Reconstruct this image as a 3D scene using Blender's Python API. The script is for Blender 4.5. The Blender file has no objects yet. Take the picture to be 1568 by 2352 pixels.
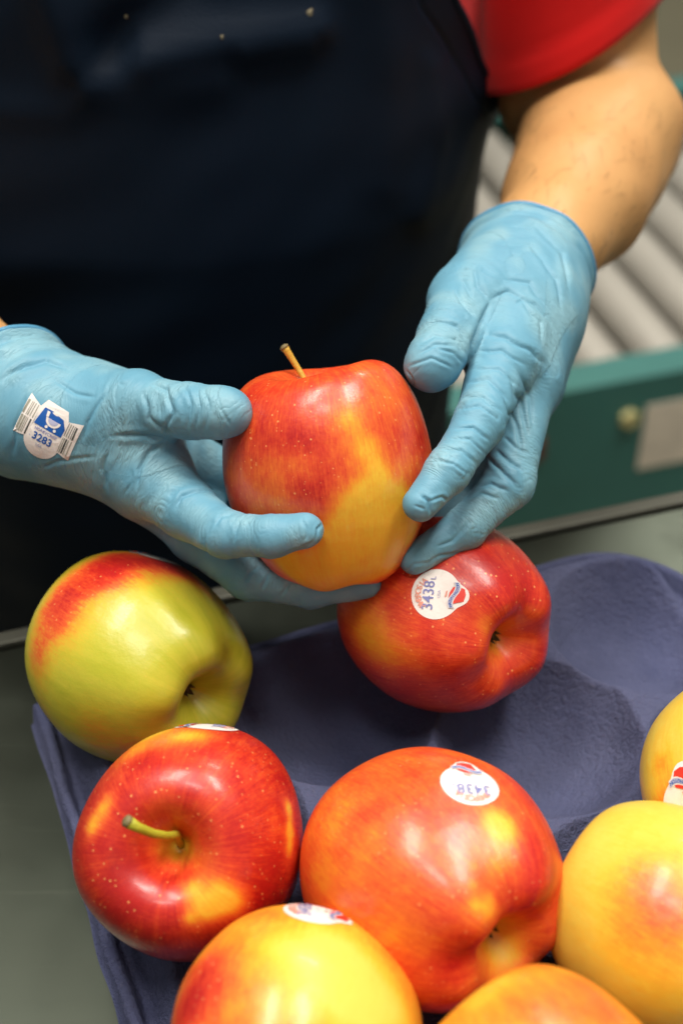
import bpy, bmesh, math, random
import numpy as np
from mathutils import Vector, Matrix
from mathutils.bvhtree import BVHTree

random.seed(4)
RNG = np.random.RandomState(7)
SC = bpy.context.scene
COL = SC.collection

# ------------------------------------------------------------------ camera
FPX = 3266.0                       # focal length in units of a 1568 x 2352 frame
PITCH = math.radians(40)
CAM = np.array([0.0, 0.0, 0.46])
FWD = np.array([0, math.cos(PITCH), -math.sin(PITCH)])
UPV = np.array([0, math.sin(PITCH), math.cos(PITCH)])
RGT = np.array([1.0, 0, 0])
cam = bpy.data.cameras.new('camera')
cam.sensor_fit = 'VERTICAL'; cam.sensor_height = 36; cam.sensor_width = 24; cam.lens = 36 * FPX / 2352
cam.clip_start = 0.02; cam.clip_end = 60
cam.dof.use_dof = True; cam.dof.focus_distance = 0.512; cam.dof.aperture_fstop = 6.2
camo = bpy.data.objects.new('camera', cam); COL.objects.link(camo)
camo.location = CAM; camo.rotation_euler = (math.radians(90) - PITCH, 0, 0)
SC.camera = camo

# ------------------------------------------------------------------ room light
W = bpy.data.worlds.new('World'); SC.world = W; W.use_nodes = True
nt = W.node_tree; bg = nt.nodes['Background']
geo = nt.nodes.new('ShaderNodeNewGeometry'); sx = nt.nodes.new('ShaderNodeSeparateXYZ')
rmp = nt.nodes.new('ShaderNodeMapRange')
nt.links.new(geo.outputs['Incoming'], sx.inputs[0]); nt.links.new(sx.outputs['Z'], rmp.inputs['Value'])
rmp.inputs['From Min'].default_value = 0.6; rmp.inputs['From Max'].default_value = -0.6
rmp.inputs['To Min'].default_value = 0.08; rmp.inputs['To Max'].default_value = 0.33
bg.inputs['Color'].default_value = (1.0, 0.95, 0.86, 1)
nt.links.new(rmp.outputs[0], bg.inputs['Strength'])
def area(name, loc, target, sx_, sy_, power, col):
    l = bpy.data.lights.new(name, 'AREA'); l.shape = 'RECTANGLE'; l.size = sx_; l.size_y = sy_
    l.energy = power; l.color = col
    o = bpy.data.objects.new(name, l); COL.objects.link(o); o.location = loc
    o.rotation_euler = (Vector(target) - Vector(loc)).to_track_quat('-Z', 'Y').to_euler()
    return o
area('ceiling_lamp', (-0.85, 0.80, 2.9), (0, .42, .1), 1.3, 0.5, 64, (1.0, 0.94, 0.85))
area('ceiling_lamp', (0.95, 0.70, 2.9), (0.05, .42, .1), 1.3, 0.5, 74, (1.0, 0.94, 0.85))
area('ceiling_lamp', (-0.3, -0.25, 2.9), (0, .42, .1), 0.7, 0.4, 22, (1.0, 0.95, 0.87))
area('ceiling_lamp', (1.0, 3.0, 2.6), (0.4, 1.3, -.3), 1.0, 0.25, 30, (1.0, 0.95, 0.86))
SC.view_settings.view_transform = 'Standard'; SC.view_settings.look = 'None'
SC.view_settings.exposure = 0.0; SC.view_settings.gamma = 1.0
SC.cycles.use_denoising = True; SC.cycles.use_adaptive_sampling = True; SC.cycles.adaptive_threshold = 0.035
SC.cycles.max_bounces = 4; SC.cycles.diffuse_bounces = 3; SC.cycles.glossy_bounces = 2; SC.cycles.caustics_reflective = False; SC.cycles.caustics_refractive = False

# ------------------------------------------------------------------ helpers
def PT(px, py, d):
    return CAM + d * (FWD + (px - 784) / FPX * RGT - (py - 1176) / FPX * UPV)
def ATZ(px, py, z):
    v = FWD + (px - 784) / FPX * RGT - (py - 1176) / FPX * UPV
    return CAM + v * ((z - CAM[2]) / v[2])
def PROJ(p):
    q = np.asarray(p, float) - CAM
    d = q @ FWD
    return 784 + (q @ RGT) / d * FPX, 1176 - (q @ UPV) / d * FPX, d
def camdir(r, u, t):                # right, up, toward the camera -> world
    v = r * RGT + u * UPV - t * FWD
    return v / np.linalg.norm(v)
def tag(o, label=None, cat=None, group=None, kind=None):
    if label: o['label'] = label
    if cat: o['category'] = cat
    if group: o['group'] = group
    if kind: o['kind'] = kind
    return o
def empty(name, loc, label, cat, group=None):
    o = bpy.data.objects.new(name, None); COL.objects.link(o); o.location = loc
    o.empty_display_size = .02
    return tag(o, label, cat, group)
def npmesh(name, V, Fq, smooth=True):
    V = np.ascontiguousarray(V, np.float32); Fq = np.ascontiguousarray(Fq, np.int32)
    n = Fq.shape[1]
    m = bpy.data.meshes.new(name)
    m.vertices.add(len(V)); m.vertices.foreach_set('co', V.ravel())
    m.loops.add(Fq.size); m.loops.foreach_set('vertex_index', Fq.ravel())
    m.polygons.add(len(Fq)); m.polygons.foreach_set('loop_start', np.arange(0, Fq.size, n, dtype=np.int32))
    m.polygons.foreach_set('loop_total', np.full(len(Fq), n, np.int32))
    m.polygons.foreach_set('use_smooth', np.full(len(Fq), smooth, bool))
    m.update(calc_edges=True); m.validate()
    return m
def obj(name, me, mat=None, parent=None, ploc=None):
    """mesh given in world space; re-expressed round its parent's location"""
    o = bpy.data.objects.new(name, me); COL.objects.link(o)
    if mat: me.materials.append(mat)
    if parent is not None:
        o.parent = parent
        if ploc is None:
            ploc = parent.location if parent.parent is None else (parent.location + parent.parent.location)
        o.matrix_parent_inverse = Matrix.Identity(4)
        me.transform(Matrix.Translation(-Vector(ploc)))
    return o
def setp(o, loc):                   # top-level single mesh: put origin at loc
    o.data.transform(Matrix.Translation(-Vector(loc))); o.location = loc
def attr(me, name, arr):
    a = np.ascontiguousarray(arr, np.float32)
    if a.ndim == 1:
        at = me.attributes.new(name, 'FLOAT', 'POINT'); at.data.foreach_set('value', a)
    else:
        at = me.attributes.new(name, 'FLOAT_VECTOR', 'POINT'); at.data.foreach_set('vector', a.ravel())
class Wave:
    """cheap smooth noise: a sum of random sine waves, about -1..1"""
    def __init__(s, scale, n=14, seed=0, jitter=.6):
        r = np.random.RandomState(seed)
        k = r.randn(n, 3); k /= np.linalg.norm(k, axis=1)[:, None]
        s.k = k * scale * (1 + jitter * (r.rand(n, 1) - .5) * 2) * 2 * math.pi
        s.p = r.rand(n) * 6.283; s.n = n
    def __call__(s, P):
        return np.sin(P @ s.k.T + s.p).sum(1) / math.sqrt(s.n / 2) * .6

# ---- signed distance field on a grid, polygonised with surface nets
class Field:
    def __init__(s, lo, hi, h):
        s.lo = np.array(lo, float); s.h = h
        s.n = np.ceil((np.array(hi) - s.lo) / h).astype(int) + 1
    def new(s): return np.full(s.n, 0.05, np.float32)
    def sub(s, lo, hi):
        a = np.clip(np.floor((lo - s.lo) / s.h).astype(int), 0, s.n); b = np.clip(np.ceil((hi - s.lo) / s.h).astype(int) + 1, 0, s.n)
        return a, b
    def coords(s, a, b):
        return [(s.lo[i] + s.h * np.arange(a[i], b[i])).astype(np.float32) for i in range(3)]
    def seg(s, v, A, ra, B, rb, k=.004, flat=None):
        """round cone A..B added to v with smooth union k; flat=(axis, factor) squashes it along that axis"""
        A = np.array(A, float); B = np.array(B, float); m = max(ra, rb) + .022
        a, b = s.sub(np.minimum(A, B) - m, np.maximum(A, B) + m)
        if np.any(b <= a): return
        X, Y, Z = s.coords(a, b)
        d = B - A; L2 = max(d @ d, 1e-12)
        px = (X - A[0])[:, None, None]; py = (Y - A[1])[None, :, None]; pz = (Z - A[2])[None, None, :]
        t = np.clip((px * d[0] + py * d[1] + pz * d[2]) / L2, 0, 1).astype(np.float32)
        qx = px - t * d[0]; qy = py - t * d[1]; qz = pz - t * d[2]
        if flat is not None:
            n, f = flat
            c = qx * n[0] + qy * n[1] + qz * n[2]; c *= (f - 1)
            qx = qx + c * n[0]; qy = qy + c * n[1]; qz = qz + c * n[2]
        sd = np.sqrt(qx * qx + qy * qy + qz * qz) - (ra + (rb - ra) * t)
        w = v[a[0]:b[0], a[1]:b[1], a[2]:b[2]]
        w[...] = smin(w, sd.astype(np.float32), k)
    def chain(s, v, pts, k=.004, flat=None):
        for (A, ra), (B, rb) in zip(pts[:-1], pts[1:]): s.seg(v, A, ra, B, rb, k, flat)
    def plane(s, p, n):
        X, Y, Z = s.coords([0, 0, 0], s.n)
        return ((X - p[0]) * n[0])[:, None, None] + ((Y - p[1]) * n[1])[None, :, None] + ((Z - p[2]) * n[2])[None, None, :]
    def mesh(s, v, smooth=4):
        sg = v < 0
        c = np.zeros(np.array(v.shape) - 1, np.int8)
        for dx in (0, 1):
            for dy in (0, 1):
                for dz in (0, 1):
                    c += sg[dx:dx + c.shape[0], dy:dy + c.shape[1], dz:dz + c.shape[2]]
        mask = (c > 0) & (c < 8)
        ijk = np.argwhere(mask); idx = np.full(mask.shape, -1, np.int32); idx[mask] = np.arange(len(ijk))
        acc = np.zeros((len(ijk), 3)); cnt = np.zeros(len(ijk))
        cor = [(x, y, z) for x in (0, 1) for y in (0, 1) for z in (0, 1)]
        vals = {q: v[ijk[:, 0] + q[0], ijk[:, 1] + q[1], ijk[:, 2] + q[2]] for q in cor}
        for q in cor:
            for ax in range(3):
                if q[ax] == 0:
                    r = list(q); r[ax] = 1; r = tuple(r)
                    va, vb = vals[q], vals[r]; m = (va < 0) != (vb < 0)
                    t = va[m] / (va[m] - vb[m])
                    p = np.tile(np.array(q, float), (m.sum(), 1)); p[:, ax] += t
                    acc[m] += p; cnt[m] += 1
        V = s.lo + s.h * (ijk + acc / cnt[:, None])
        Q = []
        for ax in range(3):
            o1, o2 = (ax + 1) % 3, (ax + 2) % 3
            a = np.moveaxis(sg, ax, 0)
            dif = np.argwhere(np.moveaxis(a[:-1] != a[1:], 0, ax))
            ok = (dif[:, o1] > 0) & (dif[:, o2] > 0) & (dif[:, o1] < mask.shape[o1]) & (dif[:, o2] < mask.shape[o2])
            dif = dif[ok]
            def cell(e1, e2):
                q = dif.copy(); q[:, o1] -= e1; q[:, o2] -= e2
                return idx[q[:, 0], q[:, 1], q[:, 2]]
            quad = np.stack([cell(1, 1), cell(0, 1), cell(0, 0), cell(1, 0)], 1)
            ins = sg[dif[:, 0], dif[:, 1], dif[:, 2]]
            quad[~ins] = quad[~ins][:, ::-1]
            Q.append(quad)
        Q = np.concatenate(Q); Q = Q[(Q >= 0).all(1)]
        V = relax(V, Q, smooth)
        return V, Q
def smin(a, b, k):
    h = np.maximum(k - np.abs(a - b), 0) / k
    return np.minimum(a, b) - h * h * (k * .25)
def relax(V, Q, it, lam=.5):
    e = np.concatenate([Q[:, [0, 1]], Q[:, [1, 2]], Q[:, [2, 3]], Q[:, [3, 0]]])
    e = np.concatenate([e, e[:, ::-1]]); n = len(V)
    deg = np.maximum(np.bincount(e[:, 0], minlength=n), 1)
    for _ in range(it):
        S = np.stack([np.bincount(e[:, 0], weights=V[e[:, 1], i], minlength=n) for i in range(3)], 1) / deg[:, None]
        V = V + lam * (S - V)
    return V
def normals(V, Q):
    f = np.cross(V[Q[:, 2]] - V[Q[:, 0]], V[Q[:, 3]] - V[Q[:, 1]])
    N = np.zeros_like(V)
    for c in range(4):
        for i in range(3): N[:, i] += np.bincount(Q[:, c], weights=f[:, i], minlength=len(V))
    return N / np.maximum(np.linalg.norm(N, axis=1)[:, None], 1e-12)
def chain_s(P, pts):
    """for points P: signed distance to the chain and arc length s along it (in metres)"""
    best = np.full(len(P), 9.); S = np.zeros(len(P)); acc = 0
    for (A, ra), (B, rb) in zip(pts[:-1], pts[1:]):
        A = np.array(A); B = np.array(B); d = B - A; L = np.linalg.norm(d)
        t = np.clip((P - A) @ d / (L * L), 0, 1)
        sd = np.linalg.norm(P - A - t[:, None] * d, axis=1) - (ra + (rb - ra) * t)
        m = sd < best; best[m] = sd[m]; S[m] = acc + t[m] * L; acc += L
    return best, S
def polydist(X, Y, poly):
    best = np.full(len(X), 1e9); T = np.zeros(len(X)); n = len(poly) - 1
    for i, ((x0, y0), (x1, y1)) in enumerate(zip(poly[:-1], poly[1:])):
        dx, dy = x1 - x0, y1 - y0
        t = np.clip(((X - x0) * dx + (Y - y0) * dy) / (dx * dx + dy * dy), 0, 1)
        d = np.hypot(X - x0 - t * dx, Y - y0 - t * dy)
        m = d < best; best[m] = d[m]; T[m] = (i + t[m]) / n
    return best, T
def bvh_of(V, Q): return BVHTree.FromPolygons([tuple(p) for p in V], [tuple(int(i) for i in q) for q in Q])

def box_bm(bm, c, s, R=None, bev=0):
    r = bmesh.ops.create_cube(bm, size=1)
    M = Matrix.Translation(Vector(c)) @ (R.to_4x4() if R else Matrix.Identity(4)) @ Matrix.Diagonal((*s, 1))
    bmesh.ops.transform(bm, matrix=M, verts=r['verts'])
    if bev:
        ed = {e for v in r['verts'] for e in v.link_edges}
        bmesh.ops.bevel(bm, geom=list(ed), offset=bev, segments=2, affect='EDGES', profile=.5)
def bm_mesh(name, bm, smooth=False):
    bmesh.ops.recalc_face_normals(bm, faces=bm.faces)
    me = bpy.data.meshes.new(name); bm.to_mesh(me); bm.free()
    if smooth:
        for p in me.polygons: p.use_smooth = True
    return me
def tube_mesh(name, pts, rad, n=14, cap=True):
    pts = [np.array(p, float) for p in pts]; V = []; Fq = []
    T = [pts[min(i + 1, len(pts) - 1)] - pts[max(i - 1, 0)] for i in range(len(pts))]
    ref = np.array([.3, .5, .8]); u = np.cross(T[0], ref); u /= np.linalg.norm(u)
    for p, t, r in zip(pts, T, rad):
        t = t / np.linalg.norm(t); u = u - (u @ t) * t; u /= np.linalg.norm(u); w = np.cross(t, u)
        for k in range(n):
            a = 2 * math.pi * k / n; V.append(p + r * (math.cos(a) * u + math.sin(a) * w))
    for i in range(len(pts) - 1):
        for k in range(n):
            Fq.append((i * n + k, i * n + (k + 1) % n, (i + 1) * n + (k + 1) % n, (i + 1) * n + k))
    m = bpy.data.meshes.new(name)
    if cap: Fq += [tuple(range(n))[::-1], tuple(range((len(pts) - 1) * n, len(pts) * n))]
    m.from_pydata([tuple(v) for v in V], [], Fq)
    for p in m.polygons: p.use_smooth = True
    m.update(); return m

# ------------------------------------------------------------------ materials
class MT:
    def __init__(s, name, rough=.5, col=(.5, .5, .5)):
        s.m = bpy.data.materials.new(name); s.m.use_nodes = True; s.t = s.m.node_tree
        s.b = s.t.nodes['Principled BSDF']; s.b.inputs['Roughness'].default_value = rough
        s.b.inputs['Base Color'].default_value = (*col, 1)
    def n(s, typ, **kw):
        x = s.t.nodes.new('ShaderNode' + typ)
        for k, v in kw.items():
            if k.startswith('_'): setattr(x, k[1:], v)
            else: s.put(x, k, v)
        return x
    def put(s, x, k, v):
        i = x.inputs[int(k[1:])] if k[0] == 'i' and k[1:].isdigit() else x.inputs[k.replace('_', ' ')]
        if hasattr(v, 'is_output') or isinstance(v, bpy.types.NodeSocket): s.t.links.new(v, i)
        else: i.default_value = v
    def ramp(s, fac, stops, interp='LINEAR'):
        r = s.t.nodes.new('ShaderNodeValToRGB'); cr = r.color_ramp; cr.interpolation = interp
        while len(cr.elements) < len(stops): cr.elements.new(.5)
        for e, (p, c) in zip(cr.elements, stops):
            e.position = p; e.color = (*c, 1) if len(c) == 3 else c
        s.t.links.new(fac, r.inputs[0]); return r.outputs[0]
    def math(s, op, a, b=None, c=None, clamp=False):
        x = s.t.nodes.new('ShaderNodeMath'); x.operation = op; x.use_clamp = clamp
        for i, v in enumerate((a, b, c)):
            if v is None: continue
            if isinstance(v, (int, float)): x.inputs[i].default_value = v
            else: s.t.links.new(v, x.inputs[i])
        return x.outputs[0]
    def mix(s, f, a, b, blend='MIX'):
        x = s.t.nodes.new('ShaderNodeMix'); x.data_type = 'RGBA'; x.blend_type = blend
        for i, v in ((0, f), (6, a), (7, b)):
            if isinstance(v, (int, float)): x.inputs[i].default_value = v
            elif isinstance(v, tuple): x.inputs[i].default_value = (*v, 1)
            else: s.t.links.new(v, x.inputs[i])
        return x.outputs[2]
    def noise(s, scale, detail=3, vec=None, rough=.5, dist=0):
        x = s.n('TexNoise', Scale=scale, Detail=detail, Roughness=rough, Distortion=dist)
        s.t.links.new(vec if vec is not None else s.obj(), x.inputs['Vector'])
        return x.outputs['Fac']
    def obj(s):
        if not hasattr(s, 'tc'): s.tc = s.n('TexCoord')
        return s.tc.outputs['Object']
    def attr(s, name):
        x = s.n('Attribute'); x.attribute_name = name; return x
    def bump(s, h, strength=.3, dist=.001, nrm=None):
        x = s.n('Bump', Strength=strength, Distance=dist, Height=h)
        if nrm is not None: s.t.links.new(nrm, x.inputs['Normal'])
        s.t.links.new(x.outputs[0], s.b.inputs['Normal']); return x.outputs[0]
    def set(s, **kw):
        for k, v in kw.items(): s.put(s.b, k, v)
        return s

def mat_apple():
    k = MT('apple_skin', .34)
    sep = k.attr('streak').outputs['Vector']
    st = k.noise(1.0, 2, sep, .6, .3); st2 = k.noise(3.1, 2, sep, .6); fine = k.noise(9.0, 2, sep, .65)
    spk = k.noise(700, 1)
    b = k.attr('blush').outputs['Fac']; g = k.attr('green').outputs['Fac']
    amp = k.math('MULTIPLY_ADD', b, .36, .13)
    def c0(x, a): return k.math('MULTIPLY', k.math('SUBTRACT', x, .5), a)
    s = k.math('ADD', k.math('ADD', c0(st, .50), c0(st2, .65)), k.math('ADD', c0(fine, 1.15), c0(spk, .50)))
    f = k.math('MULTIPLY_ADD', s, amp, b, clamp=True)
    red = k.ramp(f, [(0, (.80, .59, .095)), (.15, (.82, .48, .038)), (.33, (.82, .29, .022)), (.52, (.77, .145, .022)),
                     (.72, (.66, .062, .017)), (.88, (.55, .028, .012)), (1, (.44, .012, .010))])
    gcol = k.mix(st, (.36, .395, .014), (.54, .505, .045))
    gf = k.math('MULTIPLY', g, k.math('SUBTRACT', 1.0, k.math('MULTIPLY', f, 1.7), clamp=True))
    c = k.mix(gf, red, gcol)
    vo = k.n('TexVoronoi', Scale=500.0); k.t.links.new(k.obj(), vo.inputs['Vector'])
    rnd = k.n('SeparateColor'); k.t.links.new(vo.outputs['Color'], rnd.inputs[0])
    rad = k.math('MULTIPLY_ADD', rnd.outputs[0], .34, -.05)
    dot = k.math('SUBTRACT', rad, vo.outputs['Distance']); dot = k.math('MULTIPLY', dot, 7, clamp=True)
    dot = k.math('MULTIPLY', dot, k.math('MULTIPLY_ADD', f, .75, .05))
    c = k.mix(dot, c, (.86, .40, .13))
    k.set(Base_Color=c)
    k.put(k.b, 'Roughness', k.math('MULTIPLY_ADD', st2, .16, .27))
    k.b.inputs['Coat Weight'].default_value = .14; k.b.inputs['Coat Roughness'].default_value = .13
    h = k.math('ADD', k.noise(150, 1), k.math('MULTIPLY', k.noise(900, 1), .20))
    k.bump(h, .40, .0006)
    return k.m
def mat_glove():
    k = MT('blue_nitrile', .4)
    st = k.attr('stretch').outputs['Fac']
    n = k.noise(90, 3)
    a = k.mix(n, (.112, .298, .418), (.142, .345, .462))
    c = k.mix(k.math('MULTIPLY', st, .48), a, (.30, .50, .55))
    k.set(Base_Color=c, Roughness=.50)
    k.b.inputs['Specular IOR Level'].default_value = .36
    w = k.noise(1.0, 2, k.attr('axis').outputs['Vector'], .6, .3)
    rg = k.math('SUBTRACT', 1.0, k.math('MULTIPLY', k.math('ABSOLUTE', k.math('SUBTRACT', w, .5)), 12.0, clamp=True))
    h = k.math('ADD', k.math('MULTIPLY', rg, k.math('MULTIPLY_ADD', st, -.55, -.08)), k.math('MULTIPLY', k.noise(1300, 1), .14))
    k.bump(h, .55, .0006)
    return k.m
def mat_skin():
    k = MT('skin', .48)
    c = k.mix(k.noise(30, 4), (.56, .290, .105), (.68, .395, .155))
    c = k.mix(k.math('MULTIPLY', k.noise(260, 3, None, .6), .30), c, (.50, .22, .085))
    k.set(Base_Color=c)
    k.b.inputs['Subsurface Radius'].default_value = (.008, .003, .0015); k.b.inputs['Subsurface Scale'].default_value = .8
    k.bump(k.noise(500, 3), .25, .0006)
    return k.m
def mat_cloth(name, c1, c2, weave=1500, rough=.85, sheen=.2):
    k = MT(name, rough)
    c = k.mix(k.noise(18, 4), c1, c2)
    k.set(Base_Color=c, Sheen_Weight=sheen)
    k.b.inputs['Specular IOR Level'].default_value = .12
    k.b.inputs['Sheen Roughness'].default_value = .4
    wv = k.n('TexWave', Scale=weave / 6.0, Distortion=1.0); k.t.links.new(k.obj(), wv.inputs['Vector'])
    k.bump(k.math('ADD', k.math('MULTIPLY', wv.outputs['Fac'], .3), k.noise(900, 3)), .3, .0006)
    return k.m
def mat_pulp():
    k = MT('moulded_pulp', .92)
    n1 = k.noise(70, 6, None, .75); n2 = k.noise(520, 4, None, .75); n3 = k.noise(14, 3)
    c = k.mix(n1, (.036, .045, .104), (.114, .126, .238))
    c = k.mix(k.math('MULTIPLY', k.math('SUBTRACT', n3, .42), 2.2, clamp=True), c, (.100, .108, .185))
    sp = k.math('MULTIPLY', k.math('SUBTRACT', n2, .60), 5, clamp=True)
    c = k.mix(k.math('MULTIPLY', sp, .55), c, (.25, .25, .33))
    dk = k.math('MULTIPLY', k.math('SUBTRACT', k.noise(520, 3, None, .7, .5), .63), 7, clamp=True)
    c = k.mix(k.math('MULTIPLY', dk, .5), c, (.02, .022, .05))
    k.set(Base_Color=c)
    k.b.inputs['Specular IOR Level'].default_value = .25
    h = k.math('ADD', k.math('MULTIPLY', n2, .8), k.math('MULTIPLY', k.noise(260, 4, None, .7), 1.0))
    k.bump(h, .9, .0016)
    return k.m
def mat_table():
    k = MT('table_steel', .38)
    c = k.mix(k.noise(9, 5, None, .6), (.040, .049, .039), (.074, .084, .066))
    sc = k.n('Mapping'); sc.inputs['Scale'].default_value = (14, 190, 14); sc.inputs['Rotation'].default_value = (0, 0, .5)
    k.t.links.new(k.obj(), sc.inputs[0])
    scr = k.noise(1.0, 3, sc.outputs[0], .6)
    c = k.mix(k.math('MULTIPLY', k.math('SUBTRACT', scr, .6), 2, clamp=True), c, (.085, .095, .076))
    k.set(Base_Color=c, Metallic=.92)
    k.put(k.b, 'Roughness', k.math('MULTIPLY_ADD', k.noise(30, 4), .2, .26))
    k.bump(k.math('ADD', k.math('MULTIPLY', scr, .25), k.noise(25, 2)), .12, .0005)
    return k.m
def mat_plain(name, col, rough=.5, metal=0, n=25, var=.25, bump=.0):
    k = MT(name, rough)
    c = k.mix(k.noise(n, 4), tuple(x * (1 - var) for x in col), tuple(min(1, x * (1 + var)) for x in col))
    k.set(Base_Color=c, Metallic=metal)
    k.bump(k.noise(n * 12, 3), .2, .0005)
    return k.m
def mat_stem(name, c1, c2):
    k = MT(name, .6)
    k.set(Base_Color=k.mix(k.noise(160, 3), c1, c2)); k.bump(k.noise(500, 3), .5, .0006)
    return k.m
M = dict(apple=mat_apple(), glove=mat_glove(), skin=mat_skin(),
         apron=mat_cloth('navy_apron_cloth', (.0026, .0074, .0170), (.0040, .0108, .0235), 1500, .6, .0),
         binding=mat_cloth('navy_binding_cloth', (.0060, .0140, .0290), (.0085, .0180, .0360), 1500, .6, .0),
         shirt=mat_cloth('red_shirt_cloth', (.62, .008, .010), (.72, .018, .016), 1200, .9, .3),
         pulp=mat_pulp(), table=mat_table(),
         strip=mat_plain('table_edge_trim', (.075, .076, .06), .6, .5),
         teal=mat_plain('teal_painted_steel', (.036, .155, .140), .42, .0, 8),
         roller=mat_plain('roller_steel', (.34, .325, .285), .55, .15, 12, .12),
         brass=mat_plain('brass_bolt', (.50, .46, .21), .5, .1),
         label=mat_plain('label_paper', (.72, .66, .55), .6),
         redp=mat_plain('red_plastic', (.13, .030, .022), .5),
         floor=mat_plain('concrete_floor', (.16, .15, .095), .7, 0, 3),
         paper=mat_plain('sticker_paper', (.80, .74, .70), .42, 0, 60, .04),
         pblue=mat_plain('print_blue', (.19, .20, .45), .5, 0, 300, .3),
         pred=mat_plain('print_red', (.72, .035, .02), .45, 0, 300, .15),
         pfade=mat_plain('print_faded_red', (.74, .30, .22), .5, 0, 300, .2),
         pgrey=mat_plain('print_grey_blue', (.42, .42, .58), .5, 0, 300, .15),
         pcobalt=mat_plain('print_cobalt', (.006, .09, .38), .45, 0, 200, .15),
         pdark=mat_plain('print_dark', (.05, .055, .05), .5, 0, 300, .3),
         pmid=mat_plain('print_olive_grey', (.30, .29, .23), .5, 0, 300, .2),
         stemg=mat_stem('green_stem', (.30, .30, .012), (.50, .48, .03)),
         stemy=mat_stem('yellow_stem', (.48, .25, .02), (.60, .40, .05)),
         stemtip=mat_stem('dry_stem_end', (.10, .075, .035), (.24, .19, .08)),
         calyx=mat_stem('dry_calyx', (.035, .022, .008), (.13, .09, .03)),
         bead=mat_plain('blue_nitrile_bead', (.085, .29, .47), .42, 0, 120, .08), fleck=mat_plain('lint', (.22, .19, .12), .8))

# ================================================================== the setting
YAW = math.radians(17.2)
EX = np.array([math.cos(YAW), math.sin(YAW), 0]); EY = np.array([-math.sin(YAW), math.cos(YAW), 0])
def yawbox(bm, o, x0, x1, y0, y1, z0, z1, bev=0):
    c = o + EX * (x0 + x1) / 2 + EY * (y0 + y1) / 2 + np.array([0, 0, (z0 + z1) / 2])
    box_bm(bm, c, (x1 - x0, y1 - y0, z1 - z0), Matrix.Rotation(YAW, 3, 'Z'), bev)
bm = bmesh.new(); box_bm(bm, (0, 3, -.93), (14, 14, .06))
fl = obj('floor', bm_mesh('floor', bm), M['floor']); tag(fl, 'dull olive concrete floor far below', kind='structure')

TE = np.array([0.0, .512, 0])       # a point of the table's far edge
tb = empty('packing_table', (0, .2, 0), 'grey steel packing table top under the blue fruit tray', 'table')
bm = bmesh.new(); yawbox(bm, TE, -1.0, .9, -1.1, -.012, -.03, 0, .002)
obj('table_top', bm_mesh('table_top', bm), M['table'], tb)
bm = bmesh.new(); yawbox(bm, TE, -1.0, .9, -.0115, -.003, -.04, .0025, .0015)
tag(obj('edge_strip', bm_mesh('edge_strip', bm), M['strip'], tb), 'pale metal strip along the far table edge')

# roller conveyor behind the table
CZ = -.42
CO = ATZ(1430, 870, CZ); CO[2] = 0
cv = empty('roller_conveyor', (CO[0], CO[1], -.9), 'teal steel roller conveyor with pale rollers behind the table', 'conveyor')
def rail(y0, sgn):
    bm = bmesh.new()
    yawbox(bm, CO, -1.1, 1.5, y0 - .0035, y0 + .0035, CZ - .19, CZ, .001)
    yawbox(bm, CO, -1.1, 1.5, y0 + .0036 * sgn, y0 + .042 * sgn, CZ - .0071, CZ - .0003, .001)
    yawbox(bm, CO, -1.1, 1.5, y0 + .0036 * sgn, y0 + .042 * sgn, CZ - .19, CZ - .183, .001)
    return bm_mesh('side_frame', bm)
obj('side_frame', rail(0, 1), M['teal'], cv); obj('side_frame', rail(.70, -1), M['teal'], cv)
bm = bmesh.new()
r = bmesh.ops.create_cone(bm, cap_ends=True, segments=28, radius1=.031, radius2=.031, depth=.59)
bmesh.ops.bevel(bm, geom=[e for e in bm.edges if e.is_boundary or abs(e.calc_face_angle(0)) > 1], offset=.002, segments=1, affect='EDGES')
r = bmesh.ops.create_cone(bm, cap_ends=True, segments=10, radius1=.007, radius2=.007, depth=.68)
rme = bm_mesh('roller', bm, True); rme.materials.append(M['roller'])
bm = bmesh.new(); bmesh.ops.create_cone(bm, cap_ends=True, segments=6, radius1=.012, radius2=.0105, depth=.008)
bme = bm_mesh('bolt', bm); bme.materials.append(M['brass'])
RM = Matrix.Rotation(YAW, 4, 'Z') @ Matrix.Rotation(math.radians(90), 4, 'X')
for i in range(-11, 16):
    c = CO + EX * (i * .078 + .012) + EY * .35 + np.array([0, 0, CZ - .040])
    o = bpy.data.objects.new('roller', rme); COL.objects.link(o); o.parent = cv
    o.matrix_local = Matrix.Translation(Vector(c) - cv.location) @ RM
    c = CO + EX * (i * .156 + .012) + EY * -.0075 + np.array([0, 0, CZ - .052])
    if -5 < i < 8:
        o = bpy.data.objects.new('bolt', bme); COL.objects.link(o); o.parent = cv
        o.matrix_local = Matrix.Translation(Vector(c) - cv.location) @ RM
lp = ATZ(1540, 1010, CZ - .07)
bm = bmesh.new()
lx = float((PT(1530, 1008, 1.60) - CO) @ EX)
yawbox(bm, CO, lx - .027, lx + .068, -.005, -.0039, CZ - .13, CZ - .040)
tag(obj('paper_label', bm_mesh('paper_label', bm), M['label'], cv), 'whitish paper label on the teal frame')
bm = bmesh.new(); rx = float((PT(1222, 1045, 1.58) - CO) @ EX)
yawbox(bm, CO, rx - .006, rx + .007, -.010, -.0039, CZ - .085, CZ - .055, .002)
tag(obj('switch', bm_mesh('switch', bm), M['redp'], cv), 'small red switch on the teal frame')
for x_ in (-.7, 1.0):
    for y_ in (.0, .70):
        bm = bmesh.new(); yawbox(bm, CO, x_ - .02, x_ + .02, y_ - .018 + (.022 if y_ == 0 else -.022), y_ + .018 + (.022 if y_ == 0 else -.022), -.9, CZ - .19, .002)
        obj('leg', bm_mesh('leg', bm), M['teal'], cv)

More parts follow.
